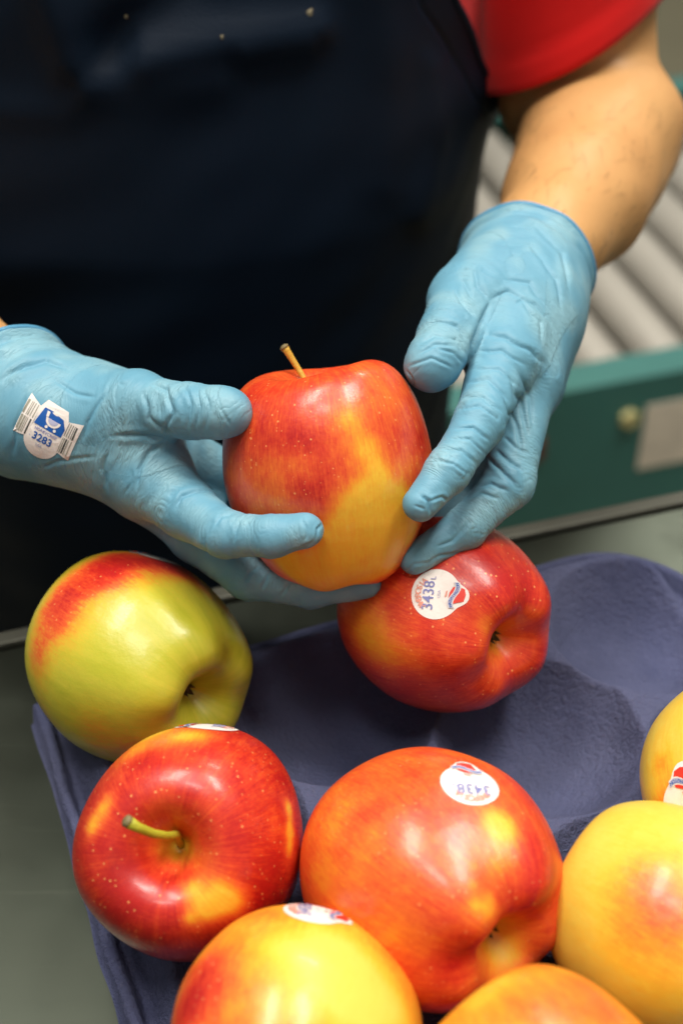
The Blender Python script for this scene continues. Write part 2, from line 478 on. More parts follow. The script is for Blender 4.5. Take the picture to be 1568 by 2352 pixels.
# ================================================================== fruit tray
TYAW = math.radians(21)
TO = np.array([-.132, .407, 0.0])
TX = np.array([math.cos(TYAW), math.sin(TYAW), 0]); TY = np.array([math.sin(TYAW), -math.cos(TYAW), 0])
LA = np.array([.070, .0425]); LB = np.array([0.0, .083]); L0 = np.array([.045, .021])
def pocket(i, j): return L0 + i * LA + j * LB
POCK = [p for p in (pocket(i, j) for i in range(-2, 6) for j in range(-4, 8)) if -.01 < p[0] < .32 and -.01 < p[1] < .50]
TWD, TLN, RC = .302, .46, .045
def tray_h(X, Y):
    h = np.full(X.shape, 1.0)
    for p in POCK:
        d = np.hypot(X - p[0], Y - p[1])
        b = .0030 + .031 * (d / .0430) ** 2.7
        h = smin(h, b, .0035)
    return np.minimum(h, .031)
def tray():
    nx, ny = 330, 420
    e = .004
    xs = np.linspace(0, TWD, nx); ys = np.linspace(0, TLN, ny)
    X, Y = np.meshgrid(xs, ys, indexing='ij')
    # rounded corners: squash the grid into a rounded rectangle
    cx, cy = TWD / 2, TLN / 2
    qx = np.abs(X - cx) - (cx - RC); qy = np.abs(Y - cy) - (cy - RC)
    rr = np.hypot(np.maximum(qx, 0), np.maximum(qy, 0)); mx = np.maximum(np.maximum(qx, qy), 1e-6)
    f = np.where((qx > 0) & (qy > 0) & (X > cx), mx / np.maximum(rr, 1e-9), 1)
    Xr = np.where((qx > 0) & (qy > 0) & (X > cx), cx + np.sign(X - cx) * ((cx - RC) + qx * f), X)
    Yr = np.where((qx > 0) & (qy > 0) & (X > cx), cy + np.sign(Y - cy) * ((cy - RC) + qy * f), Y)
    X, Y = Xr, Yr
    qx = np.abs(X - cx) - (cx - RC); qy = np.abs(Y - cy) - (cy - RC)
    edge = np.where((X > cx), RC - np.hypot(np.maximum(qx, 0), np.maximum(qy, 0)) - np.minimum(np.maximum(qx, qy), 0), np.minimum(np.minimum(X, TWD - X), np.minimum(Y, TLN - Y)))
    H = tray_h(X, Y)
    # border: a trough, then a proud lip that turns down to the table
    w = np.clip((edge - .010) / .012, 0, 1); w = w * w * (3 - 2 * w)
    H = H * w + (1 - w) * .0085
    lip = np.exp(-((edge - .0042) / .0034) ** 4)
    H = np.maximum(H, 0) + lip * (.0155 - .0085 * (1 - w)) * (1 - w * .9)
    H = np.where(edge < .0012, .0005, H)
    Pw = TO + X[..., None] * TX + Y[..., None] * TY
    P3 = Pw.reshape(-1, 3).copy(); P3[:, 2] = H.ravel()
    P3[:, 2] += .0006 * Wave(30, 12, 3)(P3) * np.clip(edge.ravel() / .004, 0, 1) + .0007 * np.clip(edge.ravel() / .004, 0, 1)
    P3[:, :2] += (.0007 * np.stack([Wave(25, 10, 5)(P3), Wave(25, 10, 6)(P3)], 1))
    I = np.arange(nx * ny).reshape(nx, ny)
    Q = np.stack([I[:-1, :-1], I[:-1, 1:], I[1:, 1:], I[1:, :-1]], -1).reshape(-1, 4)
    n = np.cross(P3[Q[0, 1]] - P3[Q[0, 0]], P3[Q[0, 2]] - P3[Q[0, 0]])
    if n[2] < 0: Q = Q[:, ::-1]
    return P3, Q
TV, TQ = tray()
to = obj('fruit_tray', npmesh('fruit_tray', TV, TQ), M['pulp'])
setp(to, (float(TO[0]), float(TO[1]), 0)); tag(to, 'blue moulded pulp fruit tray with round pockets holding apples', 'tray')

# ================================================================== apples
PROF = np.array([(0, .42), (.05, .425), (.10, .48), (.175, .62), (.285, .775), (.44, .86), (.61, .825), (.755, .71), (.885, .50), (.97, .22),
                 (1.0, -.06), (.945, -.35), (.83, -.61), (.685, -.82), (.52, -.93), (.37, -.945), (.25, -.88), (.15, -.775), (.07, -.69), (0, -.67)])
def catmull(P, n):
    P = np.vstack([2 * P[0] - P[1], P, 2 * P[-1] - P[-2]]); out = []
    for i in range(1, len(P) - 2):
        for t in np.linspace(0, 1, 24, endpoint=False):
            a, b, c, d = P[i - 1:i + 3]
            out.append(.5 * ((2 * b) + (-a + c) * t + (2 * a - 5 * b + 4 * c - d) * t * t + (-a + 3 * b - 3 * c + d) * t ** 3))
    out.append(P[-2]); out = np.array(out)
    s = np.r_[0, np.cumsum(np.linalg.norm(np.diff(out, axis=0), axis=1))]; u = np.linspace(0, s[-1], n)
    return np.stack([np.interp(u, s, out[:, 0]), np.interp(u, s, out[:, 1])], 1)
NPH, NTH = 200, 120
PR = catmull(PROF, NTH)
def apple_shape(R, hs, seed, lobes=.05, skew=.05, taper=0.0, ph5=0.0, lift=None):
    r = np.random.RandomState(seed)
    phi = np.linspace(0, 2 * math.pi, NPH, endpoint=False)
    rho = np.maximum(PR[:, 0], 1e-4)[:, None]; z = PR[:, 1][:, None]
    ph = phi[None, :]
    low = np.clip((-z - .1) / .9, 0, 1) ** 1.3; upw = np.clip((z - .1) / .8, 0, 1) ** 1.3
    p = r.rand(6) * 6.283
    f5 = np.cos(5 * ph + ph5)
    mod = 1 + lobes * low * f5 + .35 * lobes * f5 * (1 - low) * .5 + .022 * np.cos(2 * ph + p[1]) + .016 * np.cos(3 * ph + p[2])
    mod = mod * (1 + taper * z)
    mod = mod * (1 + .02 * np.cos(ph + p[3]) * z)
    zz = z * hs - lobes * .9 * low * np.clip(1 - np.abs(rho - .5) / .5, 0, 1) * f5
    zz = zz + skew * rho * upw * np.cos(ph - p[4]) + skew * .6 * upw * rho * np.cos(2 * ph + p[5]) + skew * .5 * low * rho * np.cos(ph + p[0])
    if lift: zz = zz + lift[1] * upw * rho * np.maximum(np.cos((ph - lift[0])), -.5) + lift[2] * upw * rho * np.cos(2 * (ph - lift[0]))
    X = rho * mod * np.cos(ph); Y = rho * mod * np.sin(ph)
    V = np.stack([X, Y, zz + 0 * X], -1) * R
    V = V.reshape(-1, 3)
    I = np.arange(NTH * NPH).reshape(NTH, NPH); J = np.roll(I, -1, 1)
    Q = np.stack([I[:-1], I[1:], J[1:], J[:-1]], -1).reshape(-1, 4)
    st = np.stack([np.cos(ph) * 7.5 + 0 * z, np.sin(ph) * 7.5 + 0 * z, z * 1.15 + seed * 3.7 + 0 * ph], -1).reshape(-1, 3)
    return V, Q, st
STK = []
def put_sticker(bvh, px, py, up_px, half, parent, design, ploc, offs=.00018):
    """lay a paper sticker on a surface: centre hit by pixel ray, up_px = direction of the print's top in the photo"""
    if len(up_px) == 5:                # placed by a direction from the fruit's centre instead
        d = Vector(camdir(*up_px[2:])); hit, nrm, _, _ = bvh.ray_cast(Vector(ploc) + d * .2, -d); d = -d
    else:
        o = Vector(CAM); d = Vector(PT(px, py, 1) - CAM).normalized()
        hit, nrm, _, _ = bvh.ray_cast(o, d)
    if hit is None: print('sticker missed', px, py); return
    if nrm.dot(d) > 0: nrm = -nrm
    up = Vector(camdir(up_px[0], -up_px[1], 0)); up = (up - nrm * up.dot(nrm)).normalized()
    rt = up.cross(nrm).normalized()
    design(bvh, hit, nrm, rt, up, half, parent, ploc, offs)
def lay(bvh, hit, nrm, rt, up, pts, off):
    out = []
    for u, v in pts:
        p = hit + rt * u + up * v
        h, n, _, _ = bvh.ray_cast(p + nrm * .02, -nrm)
        if h is None: h, n = p, nrm
        if n.dot(nrm) < 0: n = -n
        out.append(h + (n * .5 + nrm * .5).normalized() * off)
    return out
def star(out, rings=7):
    """outline around a centre -> points and faces of nested rings"""
    out = np.array(out); c = out.mean(0); n = len(out); pts = [tuple(c)]; fc = []
    for k in range(1, rings + 1):
        pts += [tuple(c + (q - c) * k / rings) for q in out]
    for i in range(n): fc.append((0, 1 + i, 1 + (i + 1) % n))
    for k in range(rings - 1):
        a = 1 + k * n
        for i in range(n): fc.append((a + i, a + n + i, a + n + (i + 1) % n, a + (i + 1) % n))
    return pts, fc
def dens(poly, n=6):
    o = []
    for a, b in zip(poly, poly[1:] + poly[:1]):
        for t in np.linspace(0, 1, n, endpoint=False): o.append((a[0] + (b[0] - a[0]) * t, a[1] + (b[1] - a[1]) * t))
    return o
def text2d(s, size, weight=0.0):
    cu = bpy.data.curves.new('t', 'FONT'); cu.body = s; cu.size = size; cu.align_x = 'CENTER'; cu.align_y = 'CENTER'; cu.offset = weight
    cu.resolution_u = 3
    o = bpy.data.objects.new('t', cu); COL.objects.link(o)
    me = o.to_mesh(); V = [(v.co.x, v.co.y) for v in me.vertices]; Fc = [tuple(p.vertices) for p in me.polygons]
    o.to_mesh_clear(); bpy.data.objects.remove(o); bpy.data.curves.remove(cu)
    return V, Fc
class Lay:
    def __init__(s, frame): s.fr = frame; s.V = []; s.F = []; s.M = []; s.mats = []
    def add(s, pts, fc, mat, off):
        if mat not in s.mats: s.mats.append(mat)
        b = len(s.V); s.V += lay(*s.fr, pts, off); mi = s.mats.index(mat)
        s.F += [tuple(i + b for i in f) for f in fc]; s.M += [mi] * len(fc)
    def poly(s, out, mat, off, rings=3): s.add(*star(out, rings), mat, off)
    def text(s, t, size, at, mat, off, rot=0, w=0.0, sx=1.0):
        V, Fc = text2d(t, size, w); c, n = math.cos(rot), math.sin(rot)
        s.add([(at[0] + x * sx * c - y * n, at[1] + x * sx * n + y * c) for x, y in V], Fc, mat, off)
    def arc(s, t, size, R, cy, span, mat, off, w=0.0):
        for i, ch in enumerate(t):
            a = span * (.5 - (i + .5) / len(t))
            s.text(ch, size, (R * math.sin(-a), cy + R * math.cos(a)), mat, off, a, w)
    def build(s, name, parent, ploc):
        me = bpy.data.meshes.new(name); me.from_pydata([tuple(v) for v in s.V], [], s.F)
        for m in s.mats: me.materials.append(M[m])
        me.polygons.foreach_set('material_index', s.M)
        me.update()
        return obj(name, me, None, parent, ploc)
def plu_design(bvh, hit, nrm, rt, up, a, parent, ploc, offs):
    fr = (bvh, hit, nrm, rt, up)
    out = []
    for i in range(72):
        t = 2 * math.pi * i / 72; x, y = math.sin(t), math.cos(t)
        d = abs(((t - math.pi + math.pi) % (2 * math.pi)) - math.pi)
        e = .36 * math.exp(-(d / .36) ** 2.6)
        out.append((a * x * (1 + e * .96), a * y * .96 * (1 + e)))
    L = Lay(fr); pts, fc = star(out, 10); L.add(pts, fc, 'paper', offs)
    st = L.build('sticker', parent, ploc)
    L = Lay(fr); o2 = offs + .00028
    L.arc('AMBROSIA', .34 * a, .70 * a, -.02 * a, 1.75, 'pfade', o2, .004 * a)
    L.text('3438', .62 * a, (-.08 * a, .26 * a), 'pblue', o2, 0, .004 * a, .95); L.text('L', .30 * a, (.62 * a, .14 * a), 'pblue', o2)
    L.text('USA', .17 * a, (0, -.14 * a), 'pgrey', o2)
    L.build('lettering', st, ploc)
    L = Lay(fr)
    L.poly([(x * a, y * a) for x, y in dens([(-.22, -.50), (.10, -.54), (.32, -.66), (.36, -.86), (.26, -1.12), (.04, -1.17), (-.22, -1.10), (-.30, -.82), (-.40, -.62)], 4)], 'pred', o2)
    L.poly([(x * a, y * a) for x, y in dens([(-.10, -.36), (.14, -.40), (.16, -.46), (-.08, -.44)], 3)], 'pfade', o2)
    band = [(-.52 + 1.04 * t, -.80 - .13 * math.sin((t - .5) * 5.4) + .08) for t in np.linspace(0, 1, 15)]
    w1 = [(x * a, y * a + .115 * a) for x, y in band] + [(x * a, y * a - .115 * a) for x, y in band[::-1]]
    w2 = [(x * a * .97, y * a + .085 * a) for x, y in band] + [(x * a * .97, y * a - .085 * a) for x, y in band[::-1]]
    def strip(p, m, o):
        n = len(p) // 2; L.add(p, [(i, i + 1, 2 * n - 2 - i, 2 * n - 1 - i) for i in range(n - 1)], m, o)
    strip(w1, 'paper', o2 + .00006); strip(w2, 'pgrey', o2 + .00012)
    for i, ch in enumerate('WASHINGTON'):
        t = (i + .7) / 10.4
        L.text(ch, .145 * a, ((-.50 + 1.0 * t) * a, (-.72 - .13 * math.sin((t - .5) * 5.4)) * a), 'pcobalt', o2 + .00018, -.35 * math.cos((t - .5) * 5.4), .003 * a)
    L.build('emblem', st, ploc)
def apple(name, label, px, py, depth, R, hs, stem_dir, seed, blush0, patches, green0=0.0, greens=(), spin=0.0, lobes=.05, skew=.05, taper=0.0,
          stem=None, sticker=None, group='apples lying in the blue tray', lift=None, ph5=0.0, drop=True):
    C = PT(px, py, depth)
    z = Vector(stem_dir); q = z.to_track_quat('Z', 'Y').to_matrix() @ Matrix.Rotation(spin, 3, 'Z')
    if lift:
        lv = np.array(q).T @ camdir(*lift[0]); lift = (math.atan2(lv[1], lv[0]), lift[1], lift[2])
    V, Q, st = apple_shape(R, hs, seed, lobes, skew, taper, ph5, lift)
    Wv = V @ np.array(q).T + C
    if drop:                          # let it sit on the tray
        rel = Wv - TO; X = rel @ TX; Y = rel @ TY
        low = Wv[:, 2] < C[2]
        gap = (Wv[low, 2] - tray_h(X[low], Y[low])).min()
        mv = CAM - C; mv = mv / mv[2]      # slide along the line of sight so the outline keeps its place
        sh = -(gap - .0004 + .0012)
        C = C + mv * sh; Wv = Wv + mv * sh
        print(name, 'settled by', round(sh, 4), np.round(C, 3))
    e = empty(name, tuple(C), label, 'apple', group)
    me = npmesh('skin', Wv, Q)
    # blush laid down as patches of the fruit's own colour
    PX, PY, D = PROJ(Wv); N = normals(Wv, Q); fr = ((CAM - Wv) * N).sum(1) > 0
    def spread(lst, b):
        for (x, y, sg, am) in lst:
            d = np.where(fr, np.hypot(PX - x, PY - y), 1e9); i = int(np.argmin(d)); c = Wv[i]
            s3 = sg * depth / FPX
            b = b + am * np.exp(-(((Wv - c) ** 2).sum(1) / s3 ** 2))
        return b
    wob = .16 * Wave(55, 12, seed + 50)(Wv) + .09 * Wave(140, 12, seed + 51)(Wv)
    b = spread(patches, np.full(len(Wv), blush0))
    ax = (Wv - C) @ np.array(q)[:, 2] / R; rr = np.sqrt(np.maximum(((Wv - C) ** 2).sum(1) / R ** 2 - ax ** 2, 0))
    cav = np.exp(-(rr / .16) ** 2) * (ax > 0); cal = np.exp(-(rr / .20) ** 2) * (ax < 0)
    b = b * (1 - .75 * cav) * (1 - .55 * cal) + wob * np.clip(.25 + b, 0, 1) * .42
    g = spread(greens, np.full(len(Wv), green0)) + .8 * cav + .55 * cal
    attr(me, 'blush', np.clip(b, .17 if blush0 > .5 else 0, 1.1)); attr(me, 'green', np.clip(g, 0, 1)); attr(me, 'streak', st)
    obj('skin', me, M['apple'], e)
    A = np.array(q)[:, 2]
    # dried calyx at the blossom end
    bm = bmesh.new(); cpt = C - A * R * .672 * hs
    for k in range(5):
        a = k * 1.2566 + seed; u = np.array(q) @ np.array([math.cos(a), math.sin(a), 0]); w = np.array(q) @ np.array([-math.sin(a), math.cos(a), 0])
        p = [cpt + u * .0008 + w * .0012, cpt + u * .0008 - w * .0012, cpt + u * .0022 - A * .0016 - w * .0008, cpt + u * .0024 - A * .0036 + w * .0002, cpt + u * .0022 - A * .0016 + w * .0010]
        bmesh.ops.contextual_create(bm, geom=[bm.verts.new(tuple(x)) for x in p])
    r = bmesh.ops.extrude_face_region(bm, geom=list(bm.faces))
    bmesh.ops.translate(bm, vec=Vector(A * .0005), verts=[v for v in r['geom'] if isinstance(v, bmesh.types.BMVert)])
    s = bmesh.ops.create_icosphere(bm, subdivisions=2, radius=.0020); bmesh.ops.translate(bm, vec=Vector(cpt + A * .0006), verts=s['verts'])
    obj('calyx', bm_mesh('calyx', bm), M['calyx'], e)
    base = C + A * R * .41 * hs
    if stem is None:
        sd = np.array(q) @ np.array([.25, .1, 1.0]); pts = [base - A * .001] + [base + sd * t for t in (.005, .010, .015)]
        rad = [.0012, .0011, .0011, .0015]; sm = 'stemg'
    else:
        pts, rad, sm = stem(base, A)
    so = obj('stem', tube_mesh('stem', pts, rad), M[sm], e)
    d = pts[-1] - pts[-2]; d = d / np.linalg.norm(d)
    obj('stem_end', tube_mesh('stem_end', [pts[-1] - d * .0006, pts[-1] + d * .0004, pts[-1] + d * .0010], [rad[-1] * 1.02, rad[-1] * 1.0, rad[-1] * .62], 12), M['stemtip'], so, e.location)
    bv = bvh_of(Wv, Q)
    if sticker: put_sticker(bv, sticker[0], sticker[1], sticker[2], sticker[3], e, plu_design, e.location)
    return e, bv, Wv, C

def stem_px(pl, rad, sm):
    def f(base, A): return [base + (PT(*pl[0]) - base) * .0] + [PT(*p) for p in pl[1:]], rad, sm
    return f
HELD = apple('apple', 'red apple with yellow patch held up between the two gloved hands', 757, 1080, .540, .0390, 1.14,
      camdir(-.12, .965, .20), 3, .70,
      [(850, 1145, 62, -.62), (800, 1225, 75, -.50), (740, 1310, 85, -.50), (890, 1235, 75, -.5), (690, 1310, 55, -.4), (905, 1150, 50, -.35), (715, 1130, 50, .22), (640, 1220, 40, .18), (870, 1075, 26, -.25),
       (800, 960, 38, -.42), (845, 1030, 40, -.42), (770, 930, 30, -.2), (620, 990, 70, .14), (705, 1010, 40, .12), (965, 1010, 45, .16), (575, 920, 60, .12),
       (620, 1140, 80, -.14), (660, 1060, 40, -.08), (850, 1290, 30, .12), (680, 890, 80, -.06), (860, 890, 70, -.12), (650, 1290, 45, -.4), (720, 1335, 50, -.5), (800, 1338, 50, -.5), (880, 1305, 45, -.5), (945, 1225, 40, -.45), (930, 1170, 35, -.3)],
      spin=2.2, lobes=.022, skew=.02, taper=.055, lift=((.75, .0, .45), .060, .045), drop=False, group=None,
      stem=lambda b, A: ([b - A * .001, b * .5 + PT(694, 862, .541) * .5, PT(694, 862, .541), PT(674, 830, .541), PT(659, 806, .540), PT(653, 798, .540)],
                         [.0012, .0011, .0011, .0012, .0014, .0018], 'stemy'))
apple('apple', 'yellow green apple with red edge in the back left corner of the tray', 313, 1510,   .575, .0412, 1.08,
      camdir(-.72, .33, -.61), 11, .02,
      [(120, 1420, 85, .55), (200, 1330, 90, .65), (300, 1285, 90, .75), (400, 1300, 60, .65), (85, 1520, 55, .32), (470, 1350, 45, .35), (520, 1400, 30, .2),
       (110, 1640, 60, .22), (230, 1700, 70, .25), (330, 1730, 70, .35), (190, 1640, 60, .12)],
      green0=.95, greens=[(440, 1400, 70, .35), (330, 1380, 80, .3), (500, 1480, 60, .3), (200, 1640, 50, .2)], spin=.8, lobes=.030, ph5=.9,
      sticker=(0, 0, (1, .2, .22, .93, -.02), .0095))
apple('apple', 'red apple with sticker at the back of the tray, below the right glove', 1013, 1405, .600, .0402, 1.02,
      camdir(-.64, .28, -.71), 5, .84,
      [(830, 1430, 80, -.34), (870, 1490, 70, -.25), (1185, 1425, 30, -.3), (1110, 1440, 30, -.3), (1200, 1350, 80, .14), (960, 1520, 70, -.1), (1060, 1290, 60, .1)],
      greens=[(1110, 1455, 22, .6), (1160, 1430, 25, .4)], spin=.3, lobes=.036, sticker=(1000, 1364, (-1, -.12), .0096))
apple('apple', 'deep red apple with its green stem facing up, near the left tray rim', 440, 1932, .508, .0394, 1.06,
      camdir(-.10, .13, .985), 8, .88,
      [(350, 1690, 70, -.75), (430, 1690, 55, -.65), (300, 1730, 40, -.35), (664, 1860, 22, -.8), (668, 1910, 24, -.9), (664, 1950, 18, -.6), (470, 2090, 33, -.75), (530, 2070, 38, -.8),
       (440, 2040, 26, -.5), (500, 2040, 30, -.4), (432, 2110, 14, -.4), (212, 1900, 30, -.6), (240, 1850, 30, -.5), (400, 1900, 75, -.30), (470, 1980, 50, -.2), (300, 2050, 100, .15), (600, 2070, 80, .15), (480, 1850, 40, -.12)],
      spin=1.0, lobes=.05, sticker=(0, 0, (1, .22, .16, .97, -.12), .0098),
      stem=lambda b, A: ([b - A * .001, PT(405, 1916, PROJ(b)[2] - .009), PT(388, 1920, PROJ(b)[2] - .0165), PT(354, 1915, PROJ(b)[2] - .0225), PT(318, 1901, PROJ(b)[2] - .0265), PT(292, 1886, PROJ(b)[2] - .0285)],
                         [.0014, .0013, .0013, .0014, .0016, .0021], 'stemg'))
apple('apple', 'large orange red apple with sticker on top and blossom end facing the camera', 988, 2016, .500, .0415, 1.04,
      camdir(-.57, .34, -.75), 21, .63,
      [(760, 1880, 80, -.18), (740, 2000, 50, -.2), (1165, 1915, 44, -.38), (1150, 1985, 36, -.30), (1135, 1890, 36, -.35), (1230, 2060, 80, .35), (1210, 1830, 60, .25), (1240, 1950, 50, .3),
       (850, 2120, 110, -.12), (1120, 2085, 32, -.3), (1150, 2190, 40, -.4), (1085, 2030, 14, -.25), (1088, 2080, 14, -.25), (1083, 1990, 12, -.2), (920, 1830, 90, .03), (1020, 2220, 60, .2), (1060, 2180, 40, .15)],
      greens=[(1125, 2070, 28, .7), (1190, 2190, 25, .5)], spin=.2, lobes=.048, ph5=2.4, sticker=(1079, 1800, (-.10, 1), .0096))
apple('apple', 'red and yellow apple at the bottom edge, its top sticker seen edge on', 680, 2392, .452, .0380, 1.02,
      camdir(.25, .45, -.85), 31, .36,
      [(480, 2250, 80, .35), (430, 2320, 80, .5), (540, 2350, 50, .12), (740, 2190, 110, -.35), (830, 2290, 110, -.42), (920, 2330, 60, -.15), (640, 2170, 40, -.08)],
      green0=.10, spin=.4, lobes=.04, sticker=(0, 0, (-1, -.05, .13, .97, -.13), .0096))
apple('apple', 'plain orange apple at the bottom edge, right of the red and yellow one', 1250, 2598, .446, .0415, 1.0,
      camdir(-.50, .62, -.60), 41, .36,
      [(1250, 2330, 110, .12), (1120, 2270, 60, -.2), (1060, 2300, 40, -.1), (1400, 2330, 60, .1), (1330, 2260, 60, .1)],
      spin=1.4, lobes=.05, skew=.08)
apple('apple', 'large yellow apple with faint orange blush at the lower right, no sticker', 1540, 2120, .480, .0380, 1.06,
      camdir(-.78, .35, -.50), 51, .04,
      [(1490, 2020, 80, .26), (1540, 2090, 100, .26), (1440, 2130, 80, .16), (1560, 2200, 110, .18)], green0=.16, spin=.6, lobes=.035, skew=.03)
apple('apple', 'yellow apple with a sticker, mostly cut off by the right edge', 1724, 1785, .535, .0378, 1.06,
      camdir(.5, .5, -.7), 61, .06,
      [(1520, 1750, 28, .28), (1530, 1850, 40, .36), (1545, 1790, 30, .2)], green0=.14, spin=.2, lobes=.04, sticker=(1590, 1846, (.55, .83), .0105))

# ================================================================== the person
def px_chain(l, sc=.915): return [(PT(x, y, d), r * d / FPX * sc) for x, y, d, r in l]
SHR = np.array([.095, .775, .44]); ELR = PT(1375, 312, .735)
WRR = PT(1225, 600, .628)
ELL = np.array([-.315, .665, .13]); WRL = PT(95, 955, .560); SHL = np.array([-.33, .80, .44])
fore_r = [(ELR, .0415), (PT(1318, 458, .685), .0340), (PT(1258, 550, .650), .0258), (PT(1212, 612, .628), .0215), (PT(1200, 680, .600), .017)]
fore_l = [(ELL, .042), (ELL * .5 + WRL * .5, .033), (PT(-22, 895, .573), .0232), (WRL, .0205), (PT(200, 985, .556), .016)]
person = empty('person', (-.10, .77, -.9), 'person in navy apron and red shirt holding an apple in blue gloves', 'person')
# ---- body: torso, neck root, arms and hands' core as one skin
F = Field((-.42, .46, -.35), (.26, .98, .66), .0035); v = F.new()
for A_, B_, r_ in (((-.16, .80, -.3), (-.16, .80, .36), .11), ((-.04, .80, -.3), (-.04, .80, .36), .11), ((-.10, .72, -.05), (-.10, .74, .10), .10),
                   ((-.10, .80, .40), (-.10, .80, .63), .055)):
    F.seg(v, A_, r_, B_, r_, .03)
F.seg(v, (-.10, .79, .47), .06, SHR, .055, .03); F.seg(v, (-.10, .79, .47), .06, SHL, .055, .03)
F.seg(v, SHR, .052, ELR + np.array([-.010, .028, .012]), .041, .012); F.seg(v, SHL, .052, ELL, .044, .02)
F.chain(v, fore_r, .006); F.chain(v, fore_l, .006)
F.seg(v, PT(1405, 290, .730), .034, PT(1340, 420, .70), .030, .012)
V_, Q_ = F.mesh(v, 3)
V_ = V_ + normals(V_, Q_) * (.0007 * Wave(28, 12, 9)(V_))[:, None]
obj('body', npmesh('body', V_, Q_), M['skin'], person)

hv = []; rngh = np.random.RandomState(12)
Nb = normals(V_, Q_); bx, by, bd = PROJ(V_)
cand = np.where((bx > 1170) & (bx < 1560) & (by > 230) & (by < 660) & (bd < .78) & (V_[:, 0] > .05) & ((Nb @ FWD) < .2))[0]
axf = (WRR - ELR) / np.linalg.norm(WRR - ELR); hV = []; hF = []
for i in rngh.choice(cand, min(260, len(cand)), replace=False):
    n_ = Nb[i]; t_ = axf + rngh.randn(3) * .35; t_ = t_ - n_ * (t_ @ n_); t_ /= np.linalg.norm(t_)
    p0 = V_[i] + rngh.randn(3) * .0008; w_ = np.cross(n_, t_) * .00007; l_ = rngh.uniform(.006, .012); b_ = len(hV)
    for q_, f_ in ((0, 1), (.5, .8), (1, .15)):
        c_ = p0 + t_ * l_ * q_ + n_ * (.0022 * q_ - .0016 * q_ * q_); hV += [c_ - w_ * f_, c_ + w_ * f_, c_ + n_ * .00012 * f_]
    for k_ in (0, 3):
        for a_, c_ in ((0, 1), (1, 2), (2, 0)): hF.append((b_ + k_ + a_, b_ + k_ + c_, b_ + k_ + 3 + c_, b_ + k_ + 3 + a_))
ho = obj('arm_hair', npmesh('arm_hair', np.array(hV), np.array(hF)), M['calyx'], person); ho['kind'] = 'stuff'
